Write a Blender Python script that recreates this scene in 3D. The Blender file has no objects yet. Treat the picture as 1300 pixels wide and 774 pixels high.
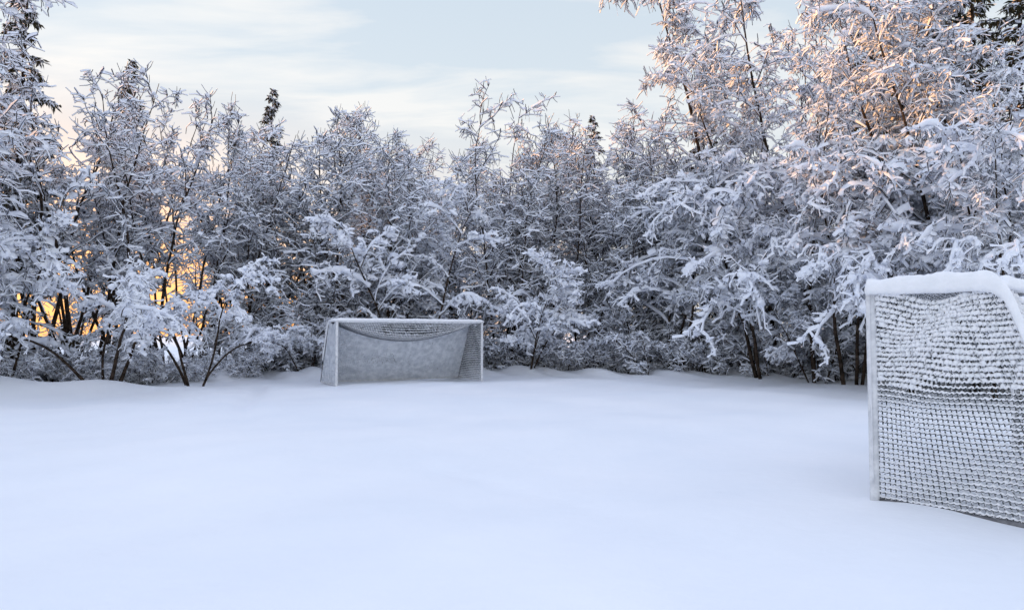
import bpy, math, numpy as np
from mathutils import Vector
scene=bpy.context.scene
scene.view_settings.view_transform='Standard'
scene.view_settings.look='None'
scene.view_settings.exposure=0
F=867.0; CAMZ=1.6
def PX(px,Y): return (px-650)/F*Y

# ------------------------------------------------------------ materials
def new_mat(name):
    m=bpy.data.materials.new(name); m.use_nodes=True
    nt=m.node_tree; b=nt.nodes['Principled BSDF']
    return m,nt,b
def noise_mat(name,c1,c2,scale,rough,bump=0.0,bscale=None,lo=0.35,hi=0.65,detail=4):
    m,nt,b=new_mat(name)
    tc=nt.nodes.new('ShaderNodeTexCoord')
    n=nt.nodes.new('ShaderNodeTexNoise'); n.inputs['Scale'].default_value=scale; n.inputs['Detail'].default_value=detail
    nt.links.new(tc.outputs['Object'],n.inputs['Vector'])
    r=nt.nodes.new('ShaderNodeValToRGB')
    r.color_ramp.elements[0].position=lo; r.color_ramp.elements[0].color=(*c1,1)
    r.color_ramp.elements[1].position=hi; r.color_ramp.elements[1].color=(*c2,1)
    nt.links.new(n.outputs['Fac'],r.inputs['Fac'])
    nt.links.new(r.outputs['Color'],b.inputs['Base Color'])
    b.inputs['Roughness'].default_value=rough
    b.inputs['Specular IOR Level'].default_value=0.2
    if bump>0:
        n2=nt.nodes.new('ShaderNodeTexNoise'); n2.inputs['Scale'].default_value=bscale or scale*3; n2.inputs['Detail'].default_value=6
        nt.links.new(tc.outputs['Object'],n2.inputs['Vector'])
        bp=nt.nodes.new('ShaderNodeBump'); bp.inputs['Strength'].default_value=bump; bp.inputs['Distance'].default_value=0.02
        nt.links.new(n2.outputs['Fac'],bp.inputs['Height']); nt.links.new(bp.outputs['Normal'],b.inputs['Normal'])
    return m
def diff_mat(name,c1,c2,scale):
    m=noise_mat(name,c1,c2,scale,1,detail=1); nt=m.node_tree
    d=nt.nodes.new('ShaderNodeBsdfDiffuse')
    r=[x for x in nt.nodes if x.type=='VALTORGB'][0]
    nt.links.new(r.outputs['Color'],d.inputs['Color']); nt.links.new(d.outputs[0],nt.nodes['Material Output'].inputs['Surface'])
    return m
M_BARK=diff_mat('bark',(0.022,0.017,0.014),(0.07,0.05,0.038),9)
M_SNOW=diff_mat('branch_snow',(0.80,0.83,0.91),(0.89,0.91,0.96),5)
M_NEED=diff_mat('spruce_needles',(0.02,0.025,0.018),(0.07,0.055,0.028),3)
M_GROUND=noise_mat('ground_snow',(0.83,0.855,0.90),(0.895,0.905,0.935),0.35,0.75,0.6,5)
M_POST=noise_mat('goal_paint',(0.60,0.61,0.63),(0.80,0.80,0.81),12,0.45)
M_STAY=noise_mat('stay_metal',(0.10,0.10,0.11),(0.2,0.2,0.21),12,0.5)
M_CORD=noise_mat('net_cord',(0.03,0.04,0.045),(0.07,0.08,0.09),30,0.9)
M_GSNOW=noise_mat('goal_snow',(0.84,0.85,0.87),(0.91,0.91,0.93),8,0.8,0.3,40)
M_FROST=noise_mat('net_frost',(0.58,0.61,0.66),(0.80,0.82,0.86),6,0.8)

# ------------------------------------------------------------ mesh builder
class MB:
    def __init__(s): s.v=[]; s.q=[]; s.m=[]; s.n=0
    def add(s,v,q,mat):
        v=v.reshape(-1,3); q=q.reshape(-1,4)
        s.v.append(v); s.q.append(q+s.n); s.m.append(np.full(len(q),mat,np.int32) if np.isscalar(mat) else mat); s.n+=len(v)
    def arrays(s): return np.concatenate(s.v).astype(np.float32),np.concatenate(s.q).astype(np.int32),np.concatenate(s.m)
    def mesh(s,name,mats):
        v,q,m=s.arrays()
        me=bpy.data.meshes.new(name)
        me.vertices.add(len(v)); me.vertices.foreach_set('co',v.ravel())
        me.loops.add(len(q)*4); me.loops.foreach_set('vertex_index',q.ravel())
        me.polygons.add(len(q)); me.polygons.foreach_set('loop_start',np.arange(len(q),dtype=np.int32)*4)
        me.polygons.foreach_set('material_index',m)
        me.polygons.foreach_set('use_smooth',np.ones(len(q),dtype=bool))
        for x in mats: me.materials.append(x)
        me.update(calc_edges=True)
        return me
def nrm(a): return a/np.maximum(np.linalg.norm(a,axis=-1,keepdims=True),1e-9)
def frames(p):
    T=np.empty_like(p); T[:,1:-1]=p[:,2:]-p[:,:-2]; T[:,0]=p[:,1]-p[:,0]; T[:,-1]=p[:,-1]-p[:,-2]
    T=nrm(T); S=nrm(np.cross(T,np.array([0,0,1.]))+np.array([1e-3,2e-3,0])); U=np.cross(S,T)
    return T,S,U
def ring_mesh(mb,V,mat,closed=True):
    N,K,m,_=V.shape
    idx=np.arange(N*K*m).reshape(N,K,m)
    nx=np.roll(idx,-1,axis=2) if closed else idx[:,:,1:]
    a=idx if closed else idx[:,:,:-1]
    q=np.stack([a[:,:-1],nx[:,:-1],nx[:,1:],a[:,1:]],-1)
    mb.add(V,q,mat)
def tube(mb,p,r,m=3,mat=0):
    T,S,U=frames(p); an=np.arange(m)*2*math.pi/m-math.pi/2
    V=p[:,:,None]+r[:,:,None,None]*(np.cos(an)[None,None,:,None]*S[:,:,None]+np.sin(an)[None,None,:,None]*U[:,:,None])
    ring_mesh(mb,V,mat)
def snowtop(mb,p,r,w,h,mat=1,m=3):
    T,S,U=frames(p)
    c=p+U*(r*0.35)[:,:,None]
    if m in(2,3): xs=np.array([-1,0,1.]); ys=np.array([-0.1,1,-0.1])
    elif m==4: xs=np.array([-1,-0.6,0.6,1.]); ys=np.array([-0.15,0.8,0.8,-0.15])
    else: xs=np.array([-0.9,-0.85,0,0.85,0.9]); ys=np.array([-0.15,0.6,1,0.6,-0.15])
    V=c[:,:,None]+xs[None,None,:,None]*(w[:,:,None,None]*S[:,:,None])+ys[None,None,:,None]*(h[:,:,None,None]*U[:,:,None])
    ring_mesh(mb,V,mat,closed=(m not in(2,4)))
def blobs(mb,pos,sz,rng,mat=1):
    n=len(pos)
    if n==0: return
    a=rng.random(n)*6.28; ax=np.stack([np.cos(a),np.sin(a),rng.normal(size=n)*0.25],1)
    t=np.array([-1,-0.55,0.35,1.0]); p=pos[:,None]+ax[:,None]*(sz*rng.uniform(0.9,1.9,n))[:,None,None]*t[None,:,None]
    r=sz[:,None]*np.array([0.15,0.9,0.95,0.12])[None]*rng.uniform(0.75,1.2,(n,4))
    tube(mb,p,r,5,mat)
def ribbons(mb,a,d,L,w,rng,mat):
    if len(a)==0: return
    side=nrm(np.cross(d,rng.normal(size=d.shape)))
    mid=a+d*(L*0.5)[:,None]; e=a+d*L[:,None]+np.array([0,0,-0.15])*L[:,None]
    V=np.stack([a,mid+side*w[:,None],e,mid-side*w[:,None]],1)
    N=len(a); q=np.arange(N*4).reshape(N,4); mb.add(V,q,mat)
def grow(st,d,L,K,wob,grav,rng):
    N=len(st); p=np.empty((N,K+1,3)); p[:,0]=st; d=nrm(d)
    for k in range(K):
        d=nrm(d+rng.normal(size=(N,3))*wob+np.array([0,0,1.])*grav*(0.4+1.2*k/K))
        p[:,k+1]=p[:,k]+d*(L/K)[:,None]
    return p
def kids(p,n,t0,t1,rng,pw=1.0):
    N,K,_=p.shape
    par=np.repeat(np.arange(N),n)
    t=np.tile((np.arange(n)+0.5)/n,N)+(rng.random(N*n)-0.5)/n
    t=t0+(t1-t0)*t**pw; x=np.clip(t,0,0.9999)*(K-1); i=x.astype(int); f=(x-i)[:,None]
    pos=p[par,i]*(1-f)+p[par,i+1]*f; T=nrm(p[par,i+1]-p[par,i])
    return par,t,pos,T
def perp(T,rng):
    r=rng.normal(size=T.shape); r-=T*(r*T).sum(-1,keepdims=True); return nrm(r)
def taper(N,K,r0,r1):
    t=np.linspace(0,1,K+1)[None]; r0=np.broadcast_to(r0,(N,))[:,None]; return r0*(1-t)+r1*t
def snow_on(mb,p,r,w0,h0,rng,minf=0.35,m=3,mat=1,gap=0.0,var=0.3,end=1.0):
    T,S,U=frames(p); hz=np.clip(1-T[:,:,2]**2,0,1); f=minf+(1-minf)*hz
    ln=rng.uniform(0.45,1.45,size=r.shape)*np.exp(rng.normal(size=(len(r),1))*var)
    if gap>0: ln*=np.where(rng.random(r.shape)<gap,0.1,1)
    w=(r*1.0+w0*ln)*f; h=(h0*ln)*f+r*0.9
    w[:,-1]*=end; h[:,-1]*=end
    snowtop(mb,p,r,w,h,mat,m)

MATS=[M_BARK,M_SNOW,M_NEED]
def broadleaf(seed,H,nst=4,lean=0.16,n1=16,l1=0.27,n2=9,n3=6,g1=-0.03,g2=-0.06,g3=-0.08,tw=0.36,sn=1.0,t0=0.12,stg=0.015,up=0.45,taperp=0.55,l2=0.42,r0=0.06,K3=2,vs=0.2,wk=1.0,m3=2,bl=0.0,bs=0.05,rk=1.0):
    rng=np.random.default_rng(seed); mb=MB()
    a=rng.random(nst)*6.28+np.arange(nst)*2.4
    st=np.stack([np.cos(a)*0.3*(nst>1),np.sin(a)*0.3*(nst>1),-0.3+0*a],1)
    d=np.stack([np.cos(a)*lean,np.sin(a)*lean,1+0*a],1)*1.0+rng.normal(size=(nst,3))*0.05
    L=H*rng.uniform(0.66,1.02,nst)
    L[0]=H*1.02
    p0=grow(st,d,L,14,0.06,stg,rng); r0a=taper(nst,14,r0*rng.uniform(0.7,1.1,nst),0.010)
    tube(mb,p0,r0a,6,0); snow_on(mb,p0,r0a*0.6,0.006,0.010,rng,0.25,gap=0.55)
    par,t,pos,T=kids(p0,n1,t0,0.99,rng)
    L1=H*l1*(1-t*taperp)*rng.uniform(0.4,1.35,len(t))
    d=T*0.7+perp(T,rng)*0.85+np.array([0,0,up]); p1=grow(pos,d,L1,8,0.13,g1,rng)
    r1=taper(len(t),8,0.012+0.018*L1/(H*l1),0.008)
    tube(mb,p1,r1,4,0); snow_on(mb,p1,r1*0.8,0.018*sn,0.042*sn,rng,vs,5)
    par2,t2,pos,T=kids(p1,n2,0.12,1.0,rng)
    L2=L1[par2]*l2*(1.1-t2*0.55)*rng.uniform(0.4,1.4,len(t2))
    d=T*0.6+perp(T,rng)*0.9; p2=grow(pos,d,L2,5,0.22*wk,g2,rng)
    r2=taper(len(t2),5,0.012*rk,0.008*rk)
    tube(mb,p2,r2,3,0); snow_on(mb,p2,r2*0.8,0.013*sn,0.034*sn,rng,vs,4)
    par3,t3,pos,T=kids(p2,n3,0.1,1.0,rng)
    if bl>0:
        k=rng.random(len(pos))<bl
        blobs(mb,pos[k]+np.array([0,0,0.02]),bs*np.exp(rng.normal(size=k.sum())*0.35),rng)
    L3=tw*rng.uniform(0.25,1.4,len(t3))
    d=T*0.5+perp(T,rng)*0.95; p3=grow(pos,d,L3,K3,0.3*wk,g3,rng)
    r3=taper(len(t3),K3,0.0095*rk,0.0065*rk)
    tube(mb,p3,r3,3,0); snow_on(mb,p3,r3*0.7,0.006*sn,0.021*sn,rng,vs+0.1,m=m3,var=0.5)
    return mb

def spruce(seed,H,wid=0.2,sn=1.0,n1=90,n2=11,n3=7,nw=1.0):
    rng=np.random.default_rng(seed); mb=MB()
    p0=grow(np.array([[0,0,-0.3]]),np.array([[0,0,1.]]),np.array([H+0.3]),16,0.006,0.05,rng)
    r0=taper(1,16,H*0.012,0.01); tube(mb,p0,r0,8,0)
    par,t,pos,T=kids(p0,n1,0.03,0.995,rng,0.85)
    L1=(H*wid*(1-t)**0.9+0.10)*rng.uniform(0.7,1.15,len(t))
    d=perp(T,rng)+np.array([0,0,1.])*(0.45*t**2-0.05)[:,None]
    p1=grow(pos,d,L1,7,0.05,-0.08,rng); r1=taper(len(t),7,0.018,0.006)
    tube(mb,p1,r1,4,0); snow_on(mb,p1,r1,0.05*sn,0.045*sn,rng,0.3,5,gap=0.2)
    par2,t2,pos,T=kids(p1,n2,0.08,1.0,rng)
    lat=nrm(np.cross(T,np.array([0,0,1.]))+1e-4)*np.where(rng.random(len(t2))<0.5,-1,1)[:,None]
    L2=L1[par2]*0.40*(1.15-t2*0.8)*rng.uniform(0.6,1.2,len(t2))+0.03
    p2=grow(pos,T*0.7+lat*0.8,L2,3,0.08,-0.14,rng); r2=taper(len(t2),3,0.009,0.005)
    tube(mb,p2,r2*2.2,3,2); snow_on(mb,p2,r2,0.035*sn,0.03*sn,rng,0.3,gap=0.3)
    par3,t3,pos,T=kids(p2,n3,0.05,1.0,rng)
    d=nrm(T*0.6+perp(T,rng)*0.7+np.array([0,0,-0.45])); L=rng.uniform(0.10,0.30,len(t3))*(1 if nw==1 else 1.5)
    mt=rng.random(len(t3))<0.28*sn
    ribbons(mb,pos[~mt],d[~mt],L[~mt],rng.uniform(0.018,0.04,(~mt).sum())*nw,rng,2)
    ribbons(mb,pos[mt]+np.array([0,0,0.02]),d[mt],L[mt]*0.8,rng.uniform(0.012,0.028,mt.sum()),rng,1)
    return mb

alders=[broadleaf(10+i,10.0,nst=[4,5,3,4][i],lean=[0.13,0.2,0.10,0.24][i],n1=[17,14,22,17][i],n2=8,n3=5,sn=1.3,bl=0.10,bs=0.035,tw=0.4,vs=0.12,rk=1.15).mesh('alder_mesh_%d'%i,MATS) for i in range(4)]
opens=[broadleaf(30+i,10.0,nst=[5,4][i],lean=0.2,n1=10,l1=0.25,n2=7,n3=5,sn=1.5,bl=0.12,bs=0.04,tw=0.36,vs=0.15,rk=1.2,t0=0.42,r0=0.075).mesh('open_alder_mesh_%d'%i,MATS) for i in range(2)]
birches=[broadleaf(40+i,15.0,nst=[1,2,2][i],lean=0.1,n1=[38,21,21][i],l1=0.28,n2=11,n3=8,g1=-0.14,g2=-0.22,g3=-0.30,tw=0.38,sn=1.7,t0=0.12,up=0.5,l2=0.36,taperp=0.62,r0=0.13,K3=2,vs=0.4,wk=0.9,bl=0.16,bs=0.045).mesh('birch_mesh_%d'%i,MATS) for i in range(3)]
bows=[broadleaf(70+i,6.5,nst=3,lean=0.3,n1=10,l1=0.42,n2=10,n3=7,g1=-0.17,g2=-0.14,g3=-0.14,tw=0.22,sn=2.4,t0=0.25,stg=-0.06,up=0.2,r0=0.05,m3=4,bl=0.32,bs=0.055).mesh('willow_mesh_%d'%i,MATS) for i in range(2)]
bows.append(broadleaf(81,6.5,nst=3,lean=0.22,n1=13,l1=0.62,n2=13,n3=7,g1=-0.24,g2=-0.26,g3=-0.30,tw=0.25,sn=2.2,t0=0.35,stg=-0.03,up=0.75,l2=0.28,taperp=0.5,r0=0.06,m3=4,vs=0.45,bl=0.3,bs=0.05).mesh('willow_mesh_2',MATS))
bows.append(broadleaf(84,6.5,nst=4,lean=0.45,n1=7,l1=0.45,n2=9,n3=7,g1=-0.22,g2=-0.18,g3=-0.2,tw=0.22,sn=2.4,t0=0.5,stg=-0.10,up=0.4,l2=0.3,r0=0.07,m3=4,bl=0.34,bs=0.055).mesh('willow_mesh_3',MATS))
shrubs=[broadleaf(90+i,2.6,nst=9,lean=0.5,n1=7,l1=0.36,n2=5,n3=4,g1=-0.08,g2=-0.12,tw=0.24,sn=1.3,t0=0.10,stg=-0.07,r0=0.02,bl=0.15,bs=0.03).arrays() for i in range(2)]
lowa=[broadleaf(110+i,10.0,nst=4,lean=0.15,n1=13,n2=6,n3=4,tw=0.7,sn=1.2,r0=0.08,rk=1.5).arrays() for i in range(2)]
spruces=[spruce(5,14,0.15,1.6).mesh('spruce_mesh_0',MATS),spruce(6,14,0.20,0.8,105).mesh('spruce_mesh_1',MATS)]
lows=spruce(8,14,0.2,0.35,64,8,5,2.0).arrays()
darks=spruce(9,14,0.26,0.08,60,8,6,2.2).arrays()  # nearly snowless spruce, added behind the front row to darken its gaps

rg=np.random.default_rng(3)
def place(name,mesh,x,y,h,base,rot=None):
    o=bpy.data.objects.new(name,mesh); s=h/base
    o.scale=(s,s,s); o.location=(x,y,0); o.rotation_euler=(0,0,rg.random()*6.28 if rot is None else rot)
    scene.collection.objects.link(o); return o
def alder(px,Y,top):
    m=opens[rg.integers(2)] if px<300 else alders[rg.integers(4)]
    place('alder_tree',m,PX(px,Y),Y,top,10.0)
def birch(px,Y,top,i=None): place('birch_tree',birches[rg.integers(3) if i is None else i],PX(px,Y),Y,top,15.0)
def spr(px,Y,top,i=None): place('spruce_tree',spruces[rg.integers(2) if i is None else i],PX(px,Y),Y,top,14.0)
def willow(px,Y,top,i=None): place('willow_tree',bows[rg.integers(2) if i is None else i],PX(px,Y),Y,top,6.0)
def HT(y,Y): return CAMZ+(424-y)/F*Y
def stamp(mb,arr,x,y,s,rot=None,sz=None):
    v,q,m=arr; a=rg.random()*6.28 if rot is None else rot; c,t=math.cos(a),math.sin(a)
    w=np.stack([(v[:,0]*c-v[:,1]*t)*s+x,(v[:,0]*t+v[:,1]*c)*s+y,v[:,2]*(sz or s)],1)
    mb.add(w,q,m)

for px,Y,ty in [(35,22,60),(72,24,75),(108,23,85),(140,27,100),(172,24,105),(222,25,125),(250,28,160),(280,27,160),(325,27,160),(370,27.5,115),(425,28,120),(480,28,130),
                (535,29,130),(590,29.5,150),(640,29,125),(690,30,145),(745,30,135),(800,29.5,145),(850,29,145)]:
    alder(px,Y,HT(ty,Y)*0.98)
for px,Y,ty in [(450,32,145),(560,33,150),(665,33,140),(780,33,150)]:
    alder(px,Y,HT(ty,Y)*0.97)
for px,Y,ty,i in [(16,21,-70,0),(-60,20,-60,1),(157,29,70,0),(340,30,108,0),(755,35,145,0),(898,33,80,0),
                  (1180,23,-120,1),(1290,20.5,-160,1),(1235,26,-130,1),(1110,28,-60,0)]:
    spr(px,Y,HT(ty,Y),i)
for px,Y,ty,i in [(-18,18.0,-160,1),(960,31,-110,0),(1015,30,-60,1),(915,27,140,2),(995,26,20,1),(1050,26,-80,2),(1110,24,-60,0),(1040,22.5,110,2),
                  (1165,20.5,-90,2),(1240,19,-90,0),(1320,17,-110,1),(1310,15,120,2)]:
    birch(px,Y,HT(ty,Y),i)
for px,Y,ty,i in [(5,19.5,230,1),(135,20.0,265,3),(250,21.3,305,3),(395,25.6,330,0),(520,26.5,250,1),(665,27,290,0),(850,26.5,250,2),
                (975,24,210,2),(1075,21.5,225,2),(1175,18.8,190,2),(1270,16.5,200,2),(905,26,320,0),(1035,22.5,330,1)]:
    willow(px,Y,HT(ty,Y),i)
ug=MB()
for k in range(86):
    px=-60+k*16.3+rg.uniform(-12,12)
    Y=np.interp(px,[-60,150,400,650,900,1100,1300],[19.0,21.0,25.6,27.9,26.2,22.2,17.6])+rg.uniform(-0.2,2.4)
    mx=1.9 if px<320 else 2.9
    stamp(ug,shrubs[rg.integers(2)],PX(px,Y),Y,rg.uniform(0.8,mx)/2.5)
o=bpy.data.objects.new('snowy_undergrowth',ug.mesh('snowy_undergrowth',MATS)); scene.collection.objects.link(o)

dm=MB()
EX=lambda px: np.interp(px,[-250,150,400,650,900,1100,1300,1600],[19,23,27,30,29,26,22,18])
for k in range(19):
    px=345+56*k+rg.uniform(-15,15); Y=EX(px)+rg.uniform(1.5,3.5); s=rg.uniform(6.0,9.0)/14
    stamp(dm,darks,PX(px,Y),Y,s)
for px,s in [(185,3.0),(300,4.5)]:
    Y=EX(px)+rg.uniform(2.0,4.0); stamp(dm,darks,PX(px,Y),Y,s/14)
for row,(dy,n,ps) in enumerate([(9,11,0.55),(17,11,0.65)]):
    for k in range(n):
        px=-150+1450*(k+rg.uniform(0.1,0.9))/n; Y=EX(px)+dy
        u=rg.random()
        h=min(HT(180,Y),12.5)*rg.uniform(0.85,1.0)
        if px<330:
            if row==0 and k%2: stamp(dm,lowa[rg.integers(2)],PX(px,Y),Y,h/10*0.85)
            continue
        if u>ps: stamp(dm,lowa[rg.integers(2)],PX(px,Y),Y,h/10)
        else: stamp(dm,lows,PX(px,Y),Y,h/14)
for k in range(8):
    stamp(dm,lows,-21-1.3*k+rg.random(),4+2.6*k,9/14)  # unseen spruces off-frame left, added to block direct sun on the field
for k in range(5):
    stamp(dm,lowa[k%2],-18.5-rg.random()*2,-4+k*4.2,0.9)
o=bpy.data.objects.new('distant_forest',dm.mesh('distant_forest',MATS)); scene.collection.objects.link(o)

# ------------------------------------------------------------ ground
def gheight(x,y):
    h=0.018*np.sin(x*0.9+y*0.5)+0.024*np.sin(x*0.37-y*1.1+1)+0.011*np.sin(x*2.1+y*1.7)+0.008*np.sin(x*3.7-y*2.9)
    edge=np.interp(x,[-40,-16,-9,0,8,12,16,40],[17,20.3,23.5,26,24.5,21,17,14])
    e=np.clip((y-edge+0.6)/2.0,0,1); e=e*e*(3-2*e)
    h+=e*(0.16+0.09*np.sin(x*2.3)+0.07*np.sin(x*5.1+y*3)+0.06*np.sin(x*1.1+y*2.1))
    h+=0.50*np.exp(-((x+14.6)**2/5+(y-18.5)**2/0.9))+0.27*np.exp(-((x+11.6)**2/2+(y-19.4)**2/0.6))
    for (ax,ay,bx,by,dp,wd) in [(-8.2,22,-4.2,10.5,0.12,0.24),(-1.5,9.0,2.0,4.6,0.035,0.17)]:
        dx,dy=bx-ax,by-ay; L=math.hypot(dx,dy); s=((x-ax)*dx+(y-ay)*dy)/L; n=((x-ax)*dy-(y-ay)*dx)/L+0.1*np.sin(s*0.7)
        w=np.clip(s/1.0,0,1)*np.clip((L-s)/6.0,0,1)
        h-=dp*w*np.exp(-(n/wd)**2)
    h+=0.05*np.exp(-(((x-3.9)**2+(y-6.2)**2)/0.5))
    R=np.hypot(x,y); az=np.degrees(np.arctan2(x,y))
    h+=17.5*np.exp(-((R-112)/28)**2)*np.clip((-az-43)/9,0,1)*np.clip((az+122)/12,0,1)  # unseen off-frame ridge, added to keep the low sun off the field
    return h
GN=641
u=np.linspace(-1,1,GN); X=np.sinh(u*5.0)/math.sinh(5.0)*400; Yc=np.sinh(u*5.0)/math.sinh(5.0)*400+12
gx,gy=np.meshgrid(X,Yc,indexing='ij'); gz=gheight(gx,gy)
V=np.stack([gx,gy,gz],-1); n=GN; idx=np.arange(n*n).reshape(n,n)
q=np.stack([idx[:-1,:-1],idx[1:,:-1],idx[1:,1:],idx[:-1,1:]],-1)
mb=MB(); mb.add(V,q,0); g=bpy.data.objects.new('snow_ground',mb.mesh('snow_ground',[M_GROUND])); scene.collection.objects.link(g)

# ------------------------------------------------------------ goals
def line(a,b,n): 
    t=np.linspace(0,1,n)[:,None]; return (np.array(a)*(1-t)+np.array(b)*t)[None]
def bar_obj(name,a,b,r,parent,mat,sides=8,n=12):
    mb=MB(); p=line(a,b,n); p=np.concatenate([p[:,:1],p,p[:,-1:]],1); rr=np.full((1,n+2),r); rr[:,0]=0.001; rr[:,-1]=0.001
    d=nrm(p[:,-1]-p[:,0]); p[:,0]-=d*0.002; p[:,-1]+=d*0.002
    tube(mb,p,rr,sides,0); o=bpy.data.objects.new(name,mb.mesh(name,[mat])); o.parent=parent; scene.collection.objects.link(o)
def snow_obj(name,pts,w,h,parent,rng,off=0.03):
    n=len(pts); mb=MB(); p=np.array(pts,float)[None]; T,S,U=frames(p)
    sm=lambda: np.convolve(rng.normal(size=n+8),np.ones(5)/5,'same')[4:-4]
    wv=w*(1+0.15*sm()); hv=h*(1+0.18*sm()); wv[0]*=0.3; wv[-1]*=0.3; hv[0]*=0.3; hv[-1]*=0.3
    an=np.linspace(-0.35,math.pi+0.35,11)
    xs=np.cos(an); ys=np.sin(an)
    c=p+np.array([0,0,off])
    V=c[:,:,None]+(xs[None,None,:,None]*wv[None,:,None,None])*S[:,:,None]+(ys[None,None,:,None]*hv[None,:,None,None])*np.array([0,0,1.])
    ring_mesh(mb,V,0); o=bpy.data.objects.new(name,mb.mesh(name,[M_GSNOW])); o.parent=parent; scene.collection.objects.link(o)
def net_obj(name,A,B,C,D,cell,parent,rng,disp,cord,sh,frost=False,sub=4,vsnow=0.5):
    A,B,C,D=[np.array(v,float) for v in (A,B,C,D)]
    nu=max(2,int(round(max(np.linalg.norm(B-A),np.linalg.norm(C-D))/cell))); nv=max(2,int(round(np.linalg.norm(D-A)/cell)))
    def S(u,v):
        p=(A*(1-u)[...,None]+B*u[...,None])*(1-v)[...,None]+(D*(1-u)[...,None]+C*u[...,None])*v[...,None]
        return p+disp(u,v)
    mb=MB()
    u=np.linspace(0,1,nu*sub+1); v=np.linspace(0,1,nv+1)
    uu,vv=np.meshgrid(u,v); 
    scal=0.012*np.abs(np.sin(uu*nu*math.pi)); P=S(uu,vv); P[...,2]-=scal
    P+=rng.normal(size=P.shape)*0.0015
    r=np.full(P.shape[:2],cord); tube(mb,P,r,4,2 if frost else 0)
    k=sh(uu,vv) if callable(sh) else sh+0*uu
    ln=np.clip(1+0.35*rng.normal(size=r.shape),0.15,2)
    snowtop(mb,P,r,r+k*0.55*ln,k*1.4*ln,2 if frost else 1,5)
    u=np.linspace(0,1,nu+1); v=np.linspace(0,1,nv*sub+1); vv,uu=np.meshgrid(v,u); P=S(uu,vv)
    P+=rng.normal(size=P.shape)*0.0015
    r=np.full(P.shape[:2],cord); tube(mb,P,r*(1+(1.2 if frost else 0)*rng.random(r.shape)),4,2 if frost else 0)
    k=(sh(uu,vv) if callable(sh) else sh+0*uu)*vsnow*rng.uniform(0,1.3,r.shape)
    snowtop(mb,P,r,r*0.8+k*0.5,k,2 if frost else 1,3)
    o=bpy.data.objects.new(name,mb.mesh(name,[M_CORD,M_GSNOW,M_FROST])); o.parent=parent; scene.collection.objects.link(o)

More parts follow.
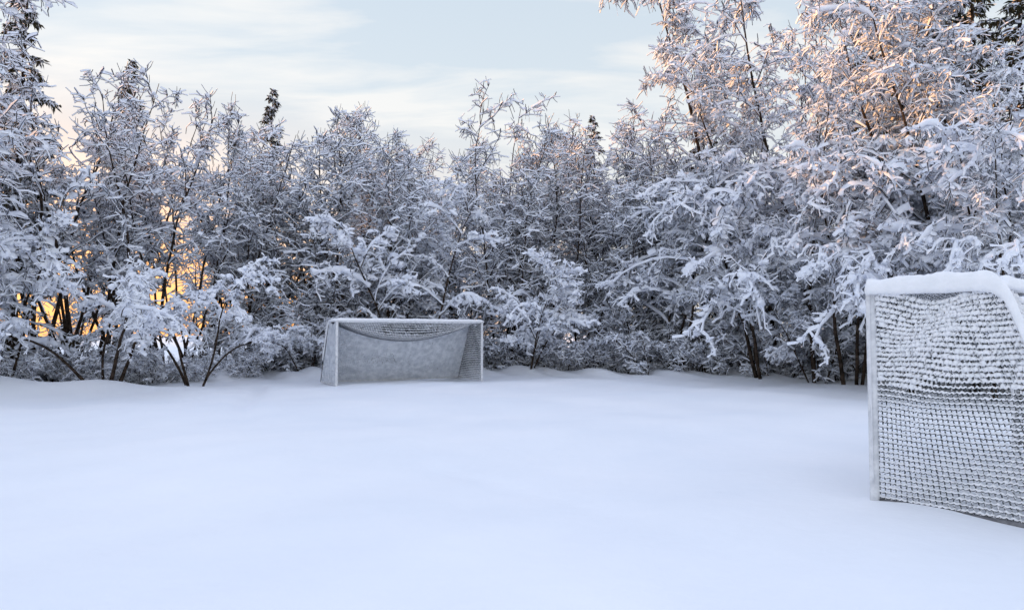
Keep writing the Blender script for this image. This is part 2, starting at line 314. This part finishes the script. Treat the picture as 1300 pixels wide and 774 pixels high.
def goal(P0,fdir,ddir,W,H,dt,db,cell,cord,sh,seed,near):
    rng=np.random.default_rng(seed)
    e=bpy.data.objects.new('soccer_goal',None); scene.collection.objects.link(e)
    P0=np.array([P0[0],P0[1],0.0]); f=np.array([*fdir,0.]); f/=np.linalg.norm(f); d=np.array([*ddir,0.]); d/=np.linalg.norm(d)
    up=np.array([0,0,1.]); r=0.045; c={}
    for s,o in (('l',P0),('r',P0+f*W)):
        c[s+'0']=o-up*0.1; c[s+'1']=o+up*H; c[s+'2']=o+d*dt+up*H; c[s+'3']=o+d*db+up*0.03
    stay=M_POST if near else M_STAY
    for s,nm in (('l','left'),('r','right')):
        bar_obj('post_'+nm,c[s+'0'],c[s+'1'],r,e,M_POST,10)
        bar_obj('top_side_bar_'+nm,c[s+'1']+d*r,c[s+'2'],0.025,e,M_POST)
        bar_obj('back_stay_'+nm,c[s+'2'],c[s+'3'],0.028,e,stay)
        bar_obj('ground_side_bar_'+nm,c[s+'0']+up*0.14+d*r,c[s+'3'],0.03,e,M_STAY if near else M_POST)
        if near: snow_obj('post_rime_'+nm,line(c[s+'0']+up*0.3-f*0.045+np.array([0.001,0,0]),c[s+'1']-f*0.045,50)[0],0.035,0.012,e,rng,0)
    bar_obj('crossbar',c['l1']+f*r,c['r1']-f*r,r,e,M_POST,10)
    bar_obj('rear_top_bar',c['l2'],c['r2'],0.022,e,stay)
    bar_obj('rear_ground_bar',c['l3'],c['r3'],0.03,e,M_POST)
    ns=60
    snow_obj('crossbar_snow',line(c['l1']-f*0.05,c['r1']+f*0.05,ns)[0],0.06,0.085 if near else 0.07,e,rng,0.03)
    for s in 'lr':
        t=np.linspace(0,1,36)[:,None]
        a=c[s+'1']*(1-t)+c[s+'2']*t
        b=c[s+'2']*(1-t)+(c[s+'2']*0.35+c[s+'3']*0.65)*t
        pts=np.concatenate([a-d*0.05,b[2:]])
        for _ in range(6): pts[1:-1]=(pts[:-2]+pts[1:-1]*2+pts[2:])/4
        snow_obj('side_bar_snow',pts,0.075,0.125 if near else 0.05,e,rng,0.012)
    snow_obj('rear_bar_snow',line(c['l2'],c['r2'],ns)[0],0.07,0.08,e,rng,0.01)
    for s in 'lr':
        out=(-f if s=='l' else f)
        def ds(u,v):
            s2=np.sin(np.pi*np.clip(v,0,1)); su=np.sin(np.pi*u)
            z=-0.05*su*(1-v)+0.022*np.sin(u*9+v*17)*(1-v)*su - 0.035*np.sin(v*11+u*3)*su*(1-v)
            o=0.05*np.sin(u*7+v*4)*s2*su
            return z[...,None]*up+o[...,None]*(-out)
        net_obj('side_net',c[s+'1']-up*0.02,c[s+'2']-up*0.02,c[s+'3'],c[s+'0']+up*0.14,cell,e,rng,ds,cord,sh if near else 0.012,(not near) and s=='l',vsnow=0.5)
    def dr(u,v):
        z=-(0.62 if not near else 0.28)*(1-(2*u-1)**2)*(0.35+0.65*np.sin(np.pi*np.clip(v*0.5+0.02,0,1)))*np.clip(v*2.5,0,1)
        return z[...,None]*up
    net_obj('roof_net',c['l1'],c['r1'],c['r2'],c['l2'],cell if near else 0.055,e,rng,dr,cord if near else 0.009,(lambda u,v:0.02+0*u) if near else 0.014,False,vsnow=1)
    def dbk(u,v):
        z=-(0.62 if not near else 0.28)*(1-(2*u-1)**2)*(1-v)
        o=0.25*np.sin(np.pi*v)*np.sin(np.pi*u)
        return z[...,None]*up-o[...,None]*d*0.6
    net_obj('back_net',c['l2'],c['r2'],c['r3'],c['l3'],cell,e,rng,dbk,cord,(lambda u,v:0.012+0*u) if near else (lambda u,v:0.022-0.016*np.exp(-(((u-0.42)/0.2)**2+((v-0.5)/0.14)**2))),not near,vsnow=1.0)
    return e
goal((-5.38,21.0),(4.4,2.5),(-0.49,0.87),5.0,2.0,0.9,1.9,0.065,0.009,0.022,1,False)
goal((3.42,6.5),(0.75,0.66),(0.66,-0.75),5.0,2.0,1.05,1.7,0.047,0.0064,
     lambda u,v: np.where(v<0.42+0.03*np.sin(u*8),0.021,0.0088)+0*u,2,True)

# ------------------------------------------------------------ sky, sun
AZ=math.radians(-78); EL=math.radians(7)
sd=Vector((math.sin(AZ)*math.cos(EL),math.cos(AZ)*math.cos(EL),math.sin(EL)))
sun=bpy.data.lights.new('sun','SUN'); sun.energy=5; sun.angle=math.radians(0.5); sun.color=(1.0,0.45,0.10)
so=bpy.data.objects.new('sun',sun); so.rotation_euler=(-sd).to_track_quat('-Z','Y').to_euler(); so.location=(0,0,30); scene.collection.objects.link(so)
w=bpy.data.worlds.new('World'); scene.world=w; w.use_nodes=True; nt=w.node_tree; nt.nodes.clear()
try: w.cycles.sampling_method='NONE'
except Exception: pass
N=nt.nodes.new; Lk=nt.links.new
out=N('ShaderNodeOutputWorld'); tc=N('ShaderNodeTexCoord')
sky=N('ShaderNodeTexSky'); sky.sky_type='NISHITA'; sky.sun_disc=False; sky.sun_elevation=EL; sky.sun_rotation=AZ
b1=N('ShaderNodeBackground'); b1.inputs['Strength'].default_value=0.05; Lk(sky.outputs[0],b1.inputs['Color'])
sep=N('ShaderNodeSeparateXYZ'); Lk(tc.outputs['Generated'],sep.inputs[0])
def math_(op,a,b=None,clamp=False):
    n=N('ShaderNodeMath'); n.operation=op; n.use_clamp=clamp
    for i,x in enumerate((a,b)):
        if x is None: continue
        if isinstance(x,(int,float)): n.inputs[i].default_value=x
        else: Lk(x,n.inputs[i])
    return n.outputs[0]
ramp=N('ShaderNodeValToRGB'); cr=ramp.color_ramp
stops=[(0.0,(0.36,0.34,0.36)),(0.2,(0.42,0.41,0.405)),(0.33,(0.365,0.40,0.43)),(0.45,(0.34,0.385,0.43)),(0.7,(0.45,0.525,0.70)),(1.0,(0.50,0.595,0.86))]
cr.elements[0].position=0; cr.elements[0].color=(*stops[0][1],1); cr.elements[1].position=1; cr.elements[1].color=(*stops[-1][1],1)
for p,c in stops[1:-1]:
    el=cr.elements.new(p); el.color=(*c,1)
Lk(sep.outputs['Z'],ramp.inputs['Fac'])
zz=math_('ADD',math_('MAXIMUM',sep.outputs['Z'],0.0),0.12)
cx=math_('DIVIDE',sep.outputs['X'],zz); cy=math_('DIVIDE',sep.outputs['Y'],zz)
cmb=N('ShaderNodeCombineXYZ'); Lk(cx,cmb.inputs[0]); Lk(math_('MULTIPLY',cy,2.8),cmb.inputs[1])
no=N('ShaderNodeTexNoise'); no.inputs['Scale'].default_value=1.15; no.inputs['Detail'].default_value=8; no.inputs['Roughness'].default_value=0.55; no.inputs['Distortion'].default_value=0.4
Lk(cmb.outputs[0],no.inputs['Vector'])
cl=N('ShaderNodeMapRange'); cl.inputs['From Min'].default_value=0.45; cl.inputs['From Max'].default_value=0.62; Lk(no.outputs['Fac'],cl.inputs['Value'])
mix=N('ShaderNodeMix'); mix.data_type='RGBA'; Lk(math_('MULTIPLY',cl.outputs[0],0.9),mix.inputs['Factor']); Lk(ramp.outputs[0],mix.inputs['A']); mix.inputs['B'].default_value=(0.49,0.48,0.465,1)
gd=Vector((math.sin(math.radians(-44)),math.cos(math.radians(-44)),0))
vd=N('ShaderNodeVectorMath'); vd.operation='DOT_PRODUCT'; Lk(tc.outputs['Generated'],vd.inputs[0]); vd.inputs[1].default_value=gd
gl=math_('POWER',math_('MAXIMUM',vd.outputs['Value'],0.0),8)
lowz=math_('POWER',math_('SUBTRACT',1.0,math_('MULTIPLY',math_('ABSOLUTE',sep.outputs['Z']),1.9),True),4)
gg=math_('MULTIPLY',math_('MULTIPLY',gl,lowz),3.6,True)
mix2=N('ShaderNodeMix'); mix2.data_type='RGBA'; Lk(gg,mix2.inputs['Factor']); Lk(mix.outputs['Result'],mix2.inputs['A']); mix2.inputs['B'].default_value=(0.85,0.38,0.13,1)
b2=N('ShaderNodeBackground'); b2.inputs['Strength'].default_value=1.8; Lk(mix2.outputs['Result'],b2.inputs['Color'])
a1=N('ShaderNodeAddShader')
Lk(b1.outputs[0],a1.inputs[0]); Lk(b2.outputs[0],a1.inputs[1]); Lk(a1.outputs[0],out.inputs['Surface'])

# ------------------------------------------------------------ camera
cam=bpy.data.cameras.new('camera'); cam.sensor_width=36; cam.lens=F/1300*36; cam.clip_end=2000; cam.clip_start=0.05
co=bpy.data.objects.new('camera',cam); co.location=(0,0,CAMZ); co.rotation_euler=(math.radians(90)+math.atan(37/F),0,0)
scene.collection.objects.link(co); scene.camera=co
